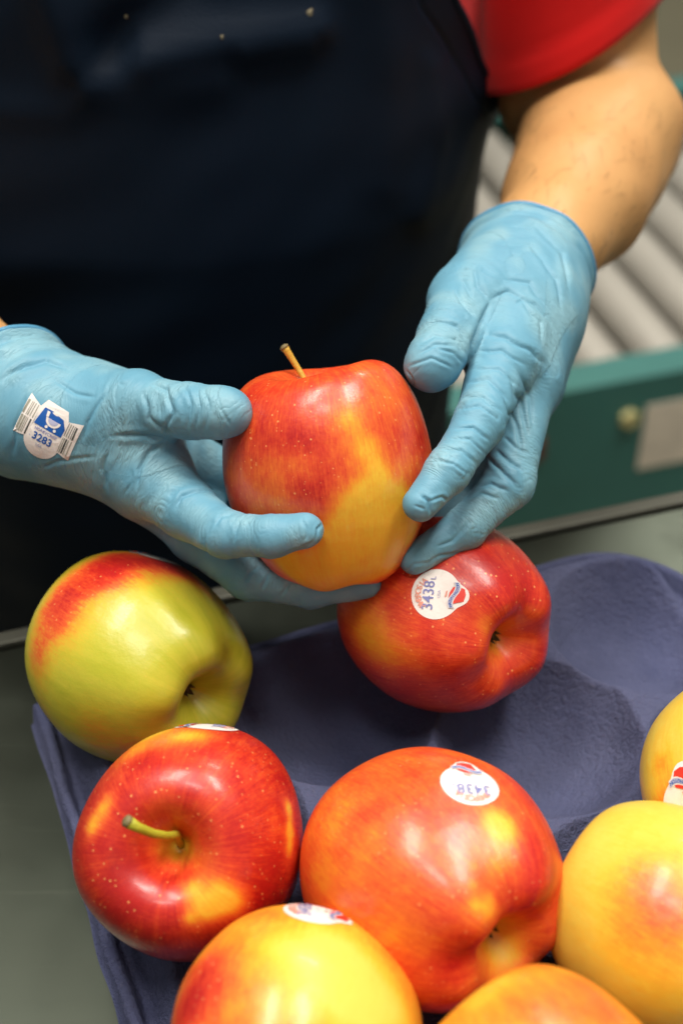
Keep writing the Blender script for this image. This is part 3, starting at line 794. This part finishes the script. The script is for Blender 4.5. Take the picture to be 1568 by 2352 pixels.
# ---- gloves
def glove(name, lo, hi, palm, fingers, cuff_pt, cuff_n, cuff_chain, fore, creases, dents, label, seed, h=.00055):
    F = Field(lo, hi, h); pv = F.new()
    for A_, ra, B_, rb in palm: F.seg(pv, A_, ra, B_, rb, .012)
    F.chain(pv, cuff_chain, .010)
    tot = pv.copy()
    for (ch, kb) in fingers:
        fv = F.new(); F.chain(fv, ch, .0035)
        tot = np.minimum(tot, smin(pv, fv, kb)) if seed < 0 else smin(tot, smin(pv, fv, kb), .0012)
    pl = F.plane(cuff_pt, cuff_n).astype(np.float32)           # positive outside the hand
    tot = np.maximum(tot, pl)
    fv = F.new(); F.chain(fv, [(p, r + .0012) for p, r in fore], .004)
    hole = np.maximum(fv, -(pl + .012))
    tot = np.maximum(tot, -hole)
    V, Q = F.mesh(tot, 3)
    N = normals(V, Q)
    # gather: which finger each point belongs to and how far along it lies
    chains = [c for c, _ in fingers] + [cuff_chain] + [[(a, ra), (b, rb)] for a, ra, b, rb in palm]
    best = np.full(len(V), 9.); S = np.zeros(len(V)); ID = np.zeros(len(V), int); AX = np.zeros((len(V), 3))
    for i, c in enumerate(chains):
        sd, s = chain_s(V, c); m = sd < best
        best[m] = sd[m]; S[m] = s[m]; ID[m] = i
    disp = np.zeros(len(V))
    n1 = Wave(38, 14, 100 + seed)(V); n2 = Wave(75, 14, 101 + seed)(V); n3 = Wave(150, 14, 102 + seed)(V)
    ax = np.zeros((len(V), 3))
    for i, (c, _) in enumerate(fingers):
        m = ID == i
        if not m.any(): continue
        L = np.cumsum([0] + [np.linalg.norm(np.array(b[0]) - a[0]) for a, b in zip(c[:-1], c[1:])])
        s = S[m] + .0022 * n1[m] + .0009 * n2[m]
        w = np.zeros(m.sum())
        for sj in L[1:-1]: w += np.exp(-((S[m] - sj) / .0085) ** 2)
        w = np.clip(w * .8 + .18 + .28 * n1[m], 0, 1.1)
        w *= np.clip((L[-1] - S[m] - .006) / .008, 0, 1)
        cr = np.sin(2 * math.pi * s / .0030 + 2.2 * n2[m]); cr = 1 - np.abs(cr)
        disp[m] += -.00026 * w * np.clip(cr * 1.6 - .55, 0, 1) * (.4 + .6 * np.clip(n1[m] + .6, 0, 1.2))
        disp[m] += .00012 * w * np.sin(2 * math.pi * s / .0058 + 1.5 * n1[m])
        tip = np.clip(1 - (L[-1] - S[m]) / .011, 0, 1)
        disp[m] += .00015 * tip * n2[m]
        ax[m, 0] = S[m] * 520; 
    hd = ID >= len(fingers)
    # slack folds over the back of the hand and the wrist
    A0 = cuff_n / np.linalg.norm(cuff_n); sa = (V - cuff_pt) @ A0
    r2 = Wave(1, 12, 104 + seed)
    q = np.stack([sa * 150, (V @ np.array([1, .3, -.4])) * 32, (V @ np.array([-.2, 1, .5])) * 32], 1)
    rid = 1 - np.abs(r2(q) * 1.0)
    amp = np.where(hd, 1.0, .45)
    disp += -.00014 * amp * np.clip(rid * 2.2 - 1.25, 0, 1)
    disp += .00022 * amp * n1 + .00004 * n2
    ax[:, 0] = np.where(hd, sa * 520, ax[:, 0]); ax[:, 1] = (V @ np.array([1, .3, -.4])) * 110; ax[:, 2] = (V @ np.array([-.2, 1, .5])) * 110
    # a thick rolled bead at the cuff
    disp += .0020 * np.exp(-((sa + .0020) / .0020) ** 2) - .0007 * np.exp(-((sa + .0062) / .0016) ** 2) + .0005 * np.exp(-((sa + .0095) / .002) ** 2) + .0006 * np.sin(sa * 520 + 2 * n1) * np.exp(-((sa + .012) / .010) ** 2)
    PX, PY, D = PROJ(V); front = np.clip(-(N @ FWD) * 3 + .3, 0, 1)
    for poly, wpx, mm in creases:
        d, t = polydist(PX + 3 * n2, PY + 3 * n1, poly)
        fade = np.clip(np.minimum(t, 1 - t) * 5, .12, 1)
        g = np.exp(-(d / (.55 * wpx)) ** 2) - .45 * np.exp(-((d - 1.7 * wpx) / (1.2 * wpx)) ** 2)
        disp -= 1.0 * mm * .001 * g * fade * front
    for x, y, sg, mm in dents:
        disp += mm * .001 * np.exp(-((PX - x) ** 2 + (PY - y) ** 2) / sg ** 2) * front
    V = V + N * disp[:, None]
    V = relax(V, Q, 1, .25)
    st = np.clip(.15 + .6 * n1 + .35 * n2 + np.where(hd, .25, .0), 0, 1)
    me = npmesh(name, V, Q); attr(me, 'stretch', st); attr(me, 'axis', ax)
    o = obj('glove', me, M['glove'], person); o['label'] = label
    bvg = bvh_of(V, Q); u_ = np.cross(A0, [0, 0, 1.0]); u_ /= np.linalg.norm(u_); w_ = np.cross(A0, u_); ring = []
    c0 = cuff_pt - A0 * .0012
    for a in np.linspace(0, 2 * math.pi, 72, endpoint=False):
        d = math.cos(a) * u_ + math.sin(a) * w_
        hit, _, _, _ = bvg.ray_cast(Vector(c0 + d * .06), Vector(-d))
        ring.append(np.array(hit) if hit is not None and (Vector(c0) - hit).length < .04 else c0 + d * .026)
    ring = np.array(ring)
    for _ in range(2): ring = .5 * ring + .25 * np.roll(ring, 1, 0) + .25 * np.roll(ring, -1, 0)
    ring = np.vstack([ring, ring[:2]])
    obj('cuff_bead', tube_mesh('cuff_bead', list(ring), [.00115] * len(ring), 8, False), M['bead'], o, person.location)
    return o, V, Q

def S2(a, ra, b, rb):                 # palm lump by two pixel points (x, y, depth) and pixel radii
    return (PT(*a), ra * a[2] / FPX, PT(*b), rb * b[2] / FPX)

# viewer's left hand: thumb above, index in front of the apple, middle finger below it
thumb = px_chain([(175, 960, .548, 92), (320, 930, .534, 78), (440, 945, .521, 67), (505, 947, .517, 63), (527, 946, .516, 60)])
index = px_chain([(330, 1095, .545, 80), (430, 1170, .531, 74), (520, 1228, .513, 57), (625, 1232, .5035, 51), (702, 1218, .5005, 46)])
middle = px_chain([(330, 1110, .566, 76), (450, 1230, .560, 66), (570, 1325, .551, 56), (715, 1352, .545, 48), (842, 1343, .541, 36)])
ring = px_chain([(340, 1080, .585, 70), (460, 1190, .590, 62), (580, 1290, .588, 54), (690, 1330, .582, 48), (770, 1325, .578, 42)])
pinky = px_chain([(340, 1040, .600, 60), (460, 1120, .612, 54), (560, 1190, .615, 48), (640, 1230, .610, 42), (690, 1240, .606, 38)])
palm = [S2((140, 965, .555), 122, (250, 1000, .556), 125), S2((250, 1000, .556), 112, (335, 1105, .553), 88), S2((250, 1000, .568), 100, (345, 1080, .590), 78),
        S2((240, 960, .556), 105, (330, 950, .546), 70), S2((380, 1030, .575), 55, (350, 1090, .560), 70), S2((300, 990, .545), 90, (365, 1080, .540), 70), S2((390, 1040, .580), 72, (500, 1090, .598), 58)]
cpt = PT(8, 912, .569); ax_ = (ELL - WRL); cn = ax_ / np.linalg.norm(ax_)
cuff = [(WRL + (ELL - WRL) * .30, .0290), (cpt, .0256), (PT(70, 943, .562), .0238), (PT(150, 965, .556), .0228)]
creasesL = [([(345, 885), (385, 900), (400, 950), (372, 1000)], 7, .9), ([(420, 882), (440, 930), (430, 1000)], 5, .6), ([(470, 885), (480, 940), (465, 1003)], 5, .5), ([(452, 884), (460, 935), (445, 1000)], 4, .4),
            ([(495, 890), (507, 945), (530, 985)], 4, .4), ([(260, 1005), (330, 1000), (385, 1008)], 7, .9), ([(330, 905), (345, 960), (400, 1000)], 7, .8), ([(190, 1020), (200, 970), (260, 880)], 7, .7),
            ([(310, 1130), (318, 1080), (345, 1040), (385, 1012)], 7, 1.0), ([(245, 1130), (235, 1080), (250, 1040)], 7, .8), ([(285, 1140), (300, 1110), (300, 1080)], 5, .3),
            ([(405, 1165), (415, 1140), (450, 1128), (485, 1125)], 6, .9), ([(495, 1205), (510, 1185), (545, 1180)], 5, .6), ([(535, 1250), (543, 1215), (570, 1180)], 4, .5), ([(480, 1285), (470, 1240), (488, 1200)], 5, .4),
            ([(705, 1250), (700, 1215), (690, 1190)], 4, .5), ([(725, 1245), (728, 1215), (745, 1200)], 4, .6), ([(640, 1275), (690, 1262), (720, 1245)], 4, .5),
            ([(640, 1372), (660, 1352), (672, 1335)], 5, .6), ([(560, 1340), (575, 1315), (600, 1300)], 5, .7), ([(600, 1355), (615, 1325), (630, 1300)], 5, .6), ([(840, 1375), (862, 1368), (878, 1350)], 4, .5),
            ([(0, 876), (60, 838), (105, 826), (165, 850)], 7, 1.2), ([(30, 1050), (35, 980), (60, 900)], 7, .7), ([(120, 870), (170, 900), (220, 910)], 6, .5), ([(100, 1075), (130, 1060), (230, 1050)], 6, .4)]
dentsL = [(300, 870, 60, .6), (440, 905, 30, .5), (455, 1250, 30, .6), (735, 1212, 16, -.5), (370, 960, 22, .9), (165, 880, 40, -.7)]
def bounds(*chs, m=.012):
    P_ = np.array([p for c in chs for p, r in c]); R_ = np.array([r for c in chs for p, r in c])[:, None]
    return (P_ - R_).min(0) - m, (P_ + R_).max(0) + m
pc = [[(a, ra), (b, rb)] for a, ra, b, rb in palm]
lo, hi = bounds(thumb, index, middle, ring, pinky, cuff[1:], *pc)
gl, GV, GQ = glove('glove', lo, hi, palm, [(thumb, .010), (index, .010), (middle, .008), (ring, .008), (pinky, .008)], cpt, cn, cuff, fore_l, creasesL, dentsL,
                   'blue glove on the left, white sticker on its wrist', 1)

# viewer's right hand: reaching down, thumb at the apple's shoulder, fingertips on its side
thumb = px_chain([(1165, 610, .606, 100), (1070, 695, .572, 90), (1030, 775, .548, 76), (995, 832, .534, 68), (986, 842, .532, 62)])
index = px_chain([(1190, 690, .585, 88), (1150, 830, .552, 80), (1098, 975, .527, 62), (1028, 1082, .514, 55), (964, 1158, .508, 45)])
middle = px_chain([(1235, 700, .592, 90), (1205, 880, .566, 80), (1168, 1110, .548, 62), (1068, 1212, .541, 51), (950, 1284, .535, 40)])
ring = px_chain([(1250, 710, .602, 80), (1215, 890, .588, 72), (1150, 1080, .580, 58), (1070, 1160, .570, 52), (1000, 1215, .562, 44)])
pinky = px_chain([(1250, 700, .615, 70), (1210, 860, .612, 60), (1140, 1010, .610, 50), (1075, 1080, .602, 45), (1020, 1120, .595, 40)])
palm = [S2((1205, 655, .612), 116, (1195, 725, .590), 112), S2((1205, 720, .590), 110, (1165, 830, .562), 84), S2((1206, 725, .594), 98, (1200, 880, .572), 82),
        S2((1165, 620, .606), 105, (1090, 690, .576), 80), S2((1140, 690, .580), 80, (1120, 790, .566), 50), S2((1228, 725, .605), 82, (1208, 880, .592), 70)]
cpt = PT(1206, 612, .631); ax_ = ELR - WRR; cn = ax_ / np.linalg.norm(ax_)
cuff = [(PT(1285, 500, .668), .0275), (cpt, .0250), (PT(1205, 655, .612), .0232), (PT(1200, 705, .597), .0222)]
creasesR = [([(1128, 690), (1105, 740), (1085, 800), (1068, 850)], 8, 1.3), ([(1085, 610), (1095, 660), (1120, 690)], 6, .7), ([(1040, 660), (1060, 700), (1095, 735)], 6, .8), ([(1060, 640), (1085, 690)], 5, .6),
            ([(968, 765), (1000, 745), (1045, 752), (1080, 790)], 5, .8), ([(965, 790), (1000, 772), (1045, 785), (1070, 820)], 5, .7), ([(1000, 800), (1040, 812), (1062, 835)], 4, .6), ([(960, 815), (1000, 792), (1040, 798)], 4, .5),
            ([(935, 845), (990, 822), (1040, 845)], 4, .5), ([(950, 890), (945, 868), (930, 850)], 4, .5),
            ([(1110, 770), (1160, 772), (1215, 805), (1250, 840)], 7, .9), ([(1090, 810), (1150, 800), (1205, 840)], 5, .6), ([(1085, 850), (1140, 850), (1190, 890)], 5, .6), ([(1070, 880), (1120, 872), (1170, 920)], 5, .7),
            ([(1062, 915), (1110, 910), (1150, 945)], 5, .8), ([(1055, 940), (1100, 930), (1145, 965)], 4, .6), ([(1040, 985), (1085, 980), (1128, 1010)], 5, .7), ([(1030, 1010), (1080, 1008), (1115, 1040)], 4, .6), ([(1010, 1035), (1060, 1035), (1095, 1065)], 5, .7),
            ([(1000, 1060), (1040, 1065), (1075, 1090)], 4, .5), ([(965, 1135), (985, 1150), (990, 1185)], 5, .9), ([(985, 1150), (1015, 1140), (1030, 1150)], 4, .6), ([(950, 1160), (975, 1170)], 4, .4),
            ([(1140, 1030), (1170, 1060), (1205, 1085)], 6, .9), ([(1150, 1000), (1185, 1030), (1212, 1045)], 5, .7), ([(1110, 1040), (1150, 1075), (1180, 1120)], 6, .8), ([(1090, 1115), (1130, 1108), (1165, 1130)], 5, .8), ([(1070, 1150), (1110, 1130), (1150, 1150)], 5, .8),
            ([(1165, 860), (1195, 930), (1215, 1010)], 6, .7), ([(1185, 840), (1215, 920), (1228, 990)], 6, .6), ([(1150, 900), (1185, 980), (1200, 1050)], 6, .7),
            ([(1000, 1255), (1040, 1240), (1085, 1195)], 5, .6), ([(975, 1300), (1010, 1275), (1060, 1265)], 4, .5), ([(930, 1315), (950, 1295), (1000, 1290)], 4, .4),
            ([(1160, 520), (1230, 515), (1290, 580), (1310, 680)], 6, .7), ([(1140, 560), (1220, 560), (1275, 640), (1290, 730)], 6, .6), ([(1150, 640), (1215, 650), (1265, 720)], 6, .6), ([(1125, 690), (1165, 670), (1230, 700), (1270, 760)], 6, .7),
            ([(1210, 715), (1240, 745), (1245, 790)], 5, .5), ([(1180, 700), (1200, 690), (1225, 740)], 5, .5)]
dentsR = [(1000, 700, 50, .9), (1030, 715, 30, .6), (1000, 840, 40, .3), (975, 1165, 22, -.5), (1150, 760, 60, .5), (1125, 655, 30, .8)]
pc = [[(a, ra), (b, rb)] for a, ra, b, rb in palm]
lo, hi = bounds(thumb, index, middle, ring, pinky, cuff[1:], *pc)
gr, GV2, GQ2 = glove('glove', lo, hi, palm, [(thumb, .010), (index, .010), (middle, .008), (ring, .008), (pinky, .008)], cpt, cn, cuff, fore_r, creasesR, dentsR,
                     'blue glove on the right, fingertips on the side of the apple', 2)

# ---- sticker on the left glove
def glove_design(bvh, hit, nrm, rt, up, a, parent, ploc, offs):
    fr = (bvh, hit, nrm, rt, up); L = Lay(fr)
    core = [(.60 * math.sin(t), .62 * math.cos(t) - .40) for t in np.linspace(math.radians(100), math.radians(260), 18)]
    core += [(-.52, -.2), (-.55, .45), (-.40, .80), (.38, .80), (.56, .45), (.52, -.2)]
    L.poly([(x * a, y * a) for x, y in core], 'paper', offs, 8)
    for s in (-1, 1):
        L.poly([(x * a, y * a) for x, y in dens([(s * .50, -.52), (s * .98, -.62), (s * 1.0, .70), (s * .50, .52)], 6)], 'paper', offs, 5)
    o2 = offs + .00012
    rb = random.Random(5)
    for s in (-1, 1):
        for (y0, y1) in ((-.50, .02), (.07, .52)):
            x = .56
            while x < .93:
                w = rb.choice((.02, .03, .05, .08)); m = rb.choice(('pmid', 'pmid', 'pdark', 'pmid'))
                L.poly([(px_ * a, py_ * a) for px_, py_ in dens([(s * x, y0), (s * (x + w), y0), (s * (x + w), y1), (s * x, y1)], 3)], m, o2, 1)
                x += w + rb.choice((.03, .05, .07))
    L.poly([(x * a, y * a) for x, y in dens([(-.46, -.02), (.50, -.04), (.52, .25), (.36, .50), (-.10, .58), (-.36, .56)], 5)], 'pcobalt', o2, 3)
    cx_, cy_ = .08, .34
    ring_ = [(cx_ + .26 * math.cos(t), cy_ + .24 * math.sin(t)) for t in np.linspace(math.pi * 1.0, math.pi * 2.0, 12)]
    L.poly([(x * a, y * a) for x, y in ring_], 'paper', o2 + .00008, 2)
    L.poly([(x * a * .7 + .025 * a, y * a * .7 + .10 * a) for x, y in ring_], 'pgrey', o2 + .00014, 2)
    for dx in (-.13, .16):
        L.poly([((cx_ + dx + .05 * math.cos(t)) * a, (.055 + .05 * math.sin(t)) * a) for t in np.linspace(0, 6.283, 12, endpoint=False)], 'paper', o2 + .00008, 1)
    L.poly([(x * a, y * a) for x, y in dens([(-.24, .52), (-.14, .52), (-.12, .36), (-.20, .34)], 3)], 'paper', o2 + .00008, 1)
    L.text('HONEYCRISP', .13 * a, (.02 * a, -.14 * a), 'pblue', o2, 0, .002 * a); L.text('3283', .34 * a, (0, -.38 * a), 'pcobalt', o2, 0, .008 * a)
    L.text('USA', .12 * a, (-.02 * a, -.62 * a), 'pgrey', o2, 0, .002 * a); L.text('x', .11 * a, (-.42 * a, -.42 * a), 'pgrey', o2)
    L.text('- -', .14 * a, (.0, .68 * a), 'pgrey', o2)
    o = L.build('sticker', parent, ploc); o['label'] = 'white fruit sticker with barcode wings, blue cart logo and number 3283'
bv = bvh_of(GV, GQ)
put_sticker(bv, 109, 985, (.50, -.87), .0120, gl, glove_design, person.location, .0003)

# ---- clothes: red shirt (torso and sleeves) and navy apron
def torso_ab(z):
    a = np.interp(z, [-.6, -.15, .02, .12, .20, .30, .56], [.160, .166, .172, .182, .186, .186, .16])
    b = np.interp(z, [-.6, -.15, .02, .12, .20, .30, .56], [.165, .175, .188, .188, .172, .160, .11])
    return a, b
TCX, TCY = -.104, .775
def torso_pt(z, phi, off=0.0):
    a, b = torso_ab(z)
    n = 2.25
    c, s = np.cos(phi), np.sin(phi)
    rr = (np.abs(c) ** n + np.abs(s) ** n) ** (-1 / n)
    return np.stack([TCX + (a + off) * s * rr, TCY - (b + off) * c * rr, z + 0 * phi], -1)
def edge_phi(z): return np.interp(z, [-.6, .02, .10, .16, .22, .30, .52], [1.75, 1.74, 1.58, 1.16, .88, .70, .55])
nz, nphi = 240, 300
zs = np.linspace(-.60, .52, nz); u = np.linspace(0, 1, nphi)
Zg, Ug = np.meshgrid(zs, u, indexing='ij')
e1 = edge_phi(Zg); PH = -e1 - .1 + Ug * (2 * e1 + .1)
AP = torso_pt(Zg, PH, .006).reshape(-1, 3)
nin = AP - np.array([TCX, TCY, 0]); nin[:, 2] = 0; nin /= np.linalg.norm(nin, axis=1)[:, None]
PX, PY, D = PROJ(AP)
dsp = .0022 * Wave(7, 10, 71)(AP) + .0008 * Wave(22, 10, 72)(AP)
for poly, w, mm in [([(110, -60), (150, 60), (185, 145)], 60, 9), ([(215, 205), (330, 185), (480, 178)], 60, 4), ([(330, 120), (500, 85), (720, 60)], 45, 7), 
                    ([(230, 100), (330, 40), (420, -40)], 55, -7), ([(560, 120), (700, 105)], 24, 3), ([(170, 180), (240, 130), (300, 100)], 26, -3.5), ([(860, -30), (900, 200), (890, 420)], 60, 3), ([(960, 500), (1000, 330), (990, 150)], 30, 2.5), ([(0, 250), (150, 260)], 40, 2)]:
    d, t = polydist(PX, PY, poly); dsp += mm * .001 * np.exp(-(d / w) ** 2)
hem = (1 - Ug.ravel()); arc = hem * (2 * e1.ravel()) * .17
dsp += -.0012 * np.exp(-((arc - .017) / .0013) ** 2) + .0008 * np.exp(-(arc / .012) ** 4)
dsp += .0022 * np.exp(-(arc / .02) ** 2) * np.sin(AP[:, 2] * 60)
AP = AP + nin * dsp[:, None]
I = np.arange(nz * nphi).reshape(nz, nphi)
Q = np.stack([I[:-1, :-1], I[:-1, 1:], I[1:, 1:], I[1:, :-1]], -1).reshape(-1, 4)
me = npmesh('apron', AP, Q)
ap = obj('apron', me, M['apron'], person)
sm = ap.modifiers.new('thickness', 'SOLIDIFY'); sm.thickness = .0016; sm.offset = -1
eg = AP.reshape(nz, nphi, 3)[:, -1][::2]
obj('edge_binding', tube_mesh('edge_binding', [p for p in eg], [.0017] * len(eg), 8), M['binding'], ap, person.location)
bvA = bvh_of(AP, Q)
for (x, y, r) in ((710, 32, .0017), (290, 38, .0010), (510, 86, .0011), (714, 24, .0010)):
    hit, nrm, _, _ = bvA.ray_cast(Vector(CAM), Vector(PT(x, y, 1) - CAM).normalized())
    if hit is None: continue
    bm = bmesh.new(); s = bmesh.ops.create_icosphere(bm, subdivisions=2, radius=r)
    for v_ in s['verts']: v_.co = Vector((v_.co.x * .8 * random.uniform(.85, 1.1), v_.co.y * .5, v_.co.z * 1.1)) + hit
    obj('lint_fleck', bm_mesh('lint_fleck', bm, True), M['fleck'], ap, person.location)
# shirt
F = Field((-.42, .50, .0), (.28, 1.0, .60), .0034); v = F.new()
X, Y, Z = F.coords([0, 0, 0], F.n)
a_, b_ = torso_ab(Z)
a_ = a_ + np.where(Z > .13, .002, -.008)
b_ = b_ - .010
rx = (np.abs(X[:, None, None] - TCX) / a_[None, None, :]) ** 2.25 + (np.abs(Y[None, :, None] - TCY) / b_[None, None, :]) ** 2.25
td = (rx ** (1 / 2.25) - 1) * b_[None, None, :]
cut = np.maximum(Z - .54, .03 - Z)[None, None, :]
v = np.maximum(td, cut).astype(np.float32)
F.seg(v, (-.10, .78, .44), .09, SHR + np.array([-.02, 0, -.01]), .048, .03); F.seg(v, (-.10, .78, .44), .09, SHL + np.array([.02, 0, -.01]), .048, .03)
V_, Q_ = F.mesh(v, 6); N_ = normals(V_, Q_)
V_ = V_ + N_ * (.0030 * Wave(6, 12, 81)(V_) + .0006 * Wave(16, 12, 82)(V_))[:, None]
shirt = obj('shirt', npmesh('shirt', V_, Q_), M['shirt'], person)
def sleeve(sh, el, hem_pt, hem_n, r0, r1, seed):
    ax = el - sh; ax = ax / np.linalg.norm(ax); u_ = np.cross(ax, [0, 1.0, 0]); u_ /= np.linalg.norm(u_); w_ = np.cross(ax, u_)
    na, ns = 120, 70; a = np.linspace(0, 2 * math.pi, na, endpoint=False)
    D_ = np.cos(a)[:, None] * u_ + np.sin(a)[:, None] * w_
    base = sh - ax * .02 + D_ * r1
    L = ((hem_pt - base) @ hem_n) / (ax @ hem_n)
    t = np.linspace(0, 1, ns)
    P_ = sh - ax * .02 + t[:, None, None] * L[None, :, None] * ax + D_[None] * (r0 + (r1 - r0) * t)[:, None, None]
    dist = (1 - t)[:, None] * L[None, :]
    f = .0050 * Wave(11, 10, seed)((P_ * np.array([1, 1, .55])).reshape(-1, 3)).reshape(ns, na) * (1 - t[:, None] * .5)
    f += .0012 * np.exp(-(dist / .016) ** 6) - .0009 * np.exp(-((dist - .0185) / .0018) ** 2)
    P_ = P_ + D_[None] * f[..., None]
    I_ = np.arange(ns * na).reshape(ns, na); J_ = np.roll(I_, -1, 1)
    Q2 = np.stack([I_[:-1], J_[:-1], J_[1:], I_[1:]], -1).reshape(-1, 4)
    o = obj('sleeve', npmesh('sleeve', P_.reshape(-1, 3), Q2), M['shirt'], shirt, person.location)
    m_ = o.modifiers.new('thickness', 'SOLIDIFY'); m_.thickness = .0022; m_.offset = 0
hr = PT(1325, 48, .735)
h1 = PT(1150, 196, .750); h2 = PT(1528, -70, .745); hn = np.cross(h2 - h1, FWD * .80 + UPV * .60 * 1.0); hn /= np.linalg.norm(hn)
axr = (ELR - SHR) / np.linalg.norm(ELR - SHR)
if hn @ axr < 0: hn = -hn
sleeve(SHR, PT(1312, 300, .755), hr, hn, .056, .0490, 91)
axl = (ELL - SHL) / np.linalg.norm(ELL - SHL)
sleeve(SHL, ELL, SHL + axl * .13, axl, .060, .054, 92)
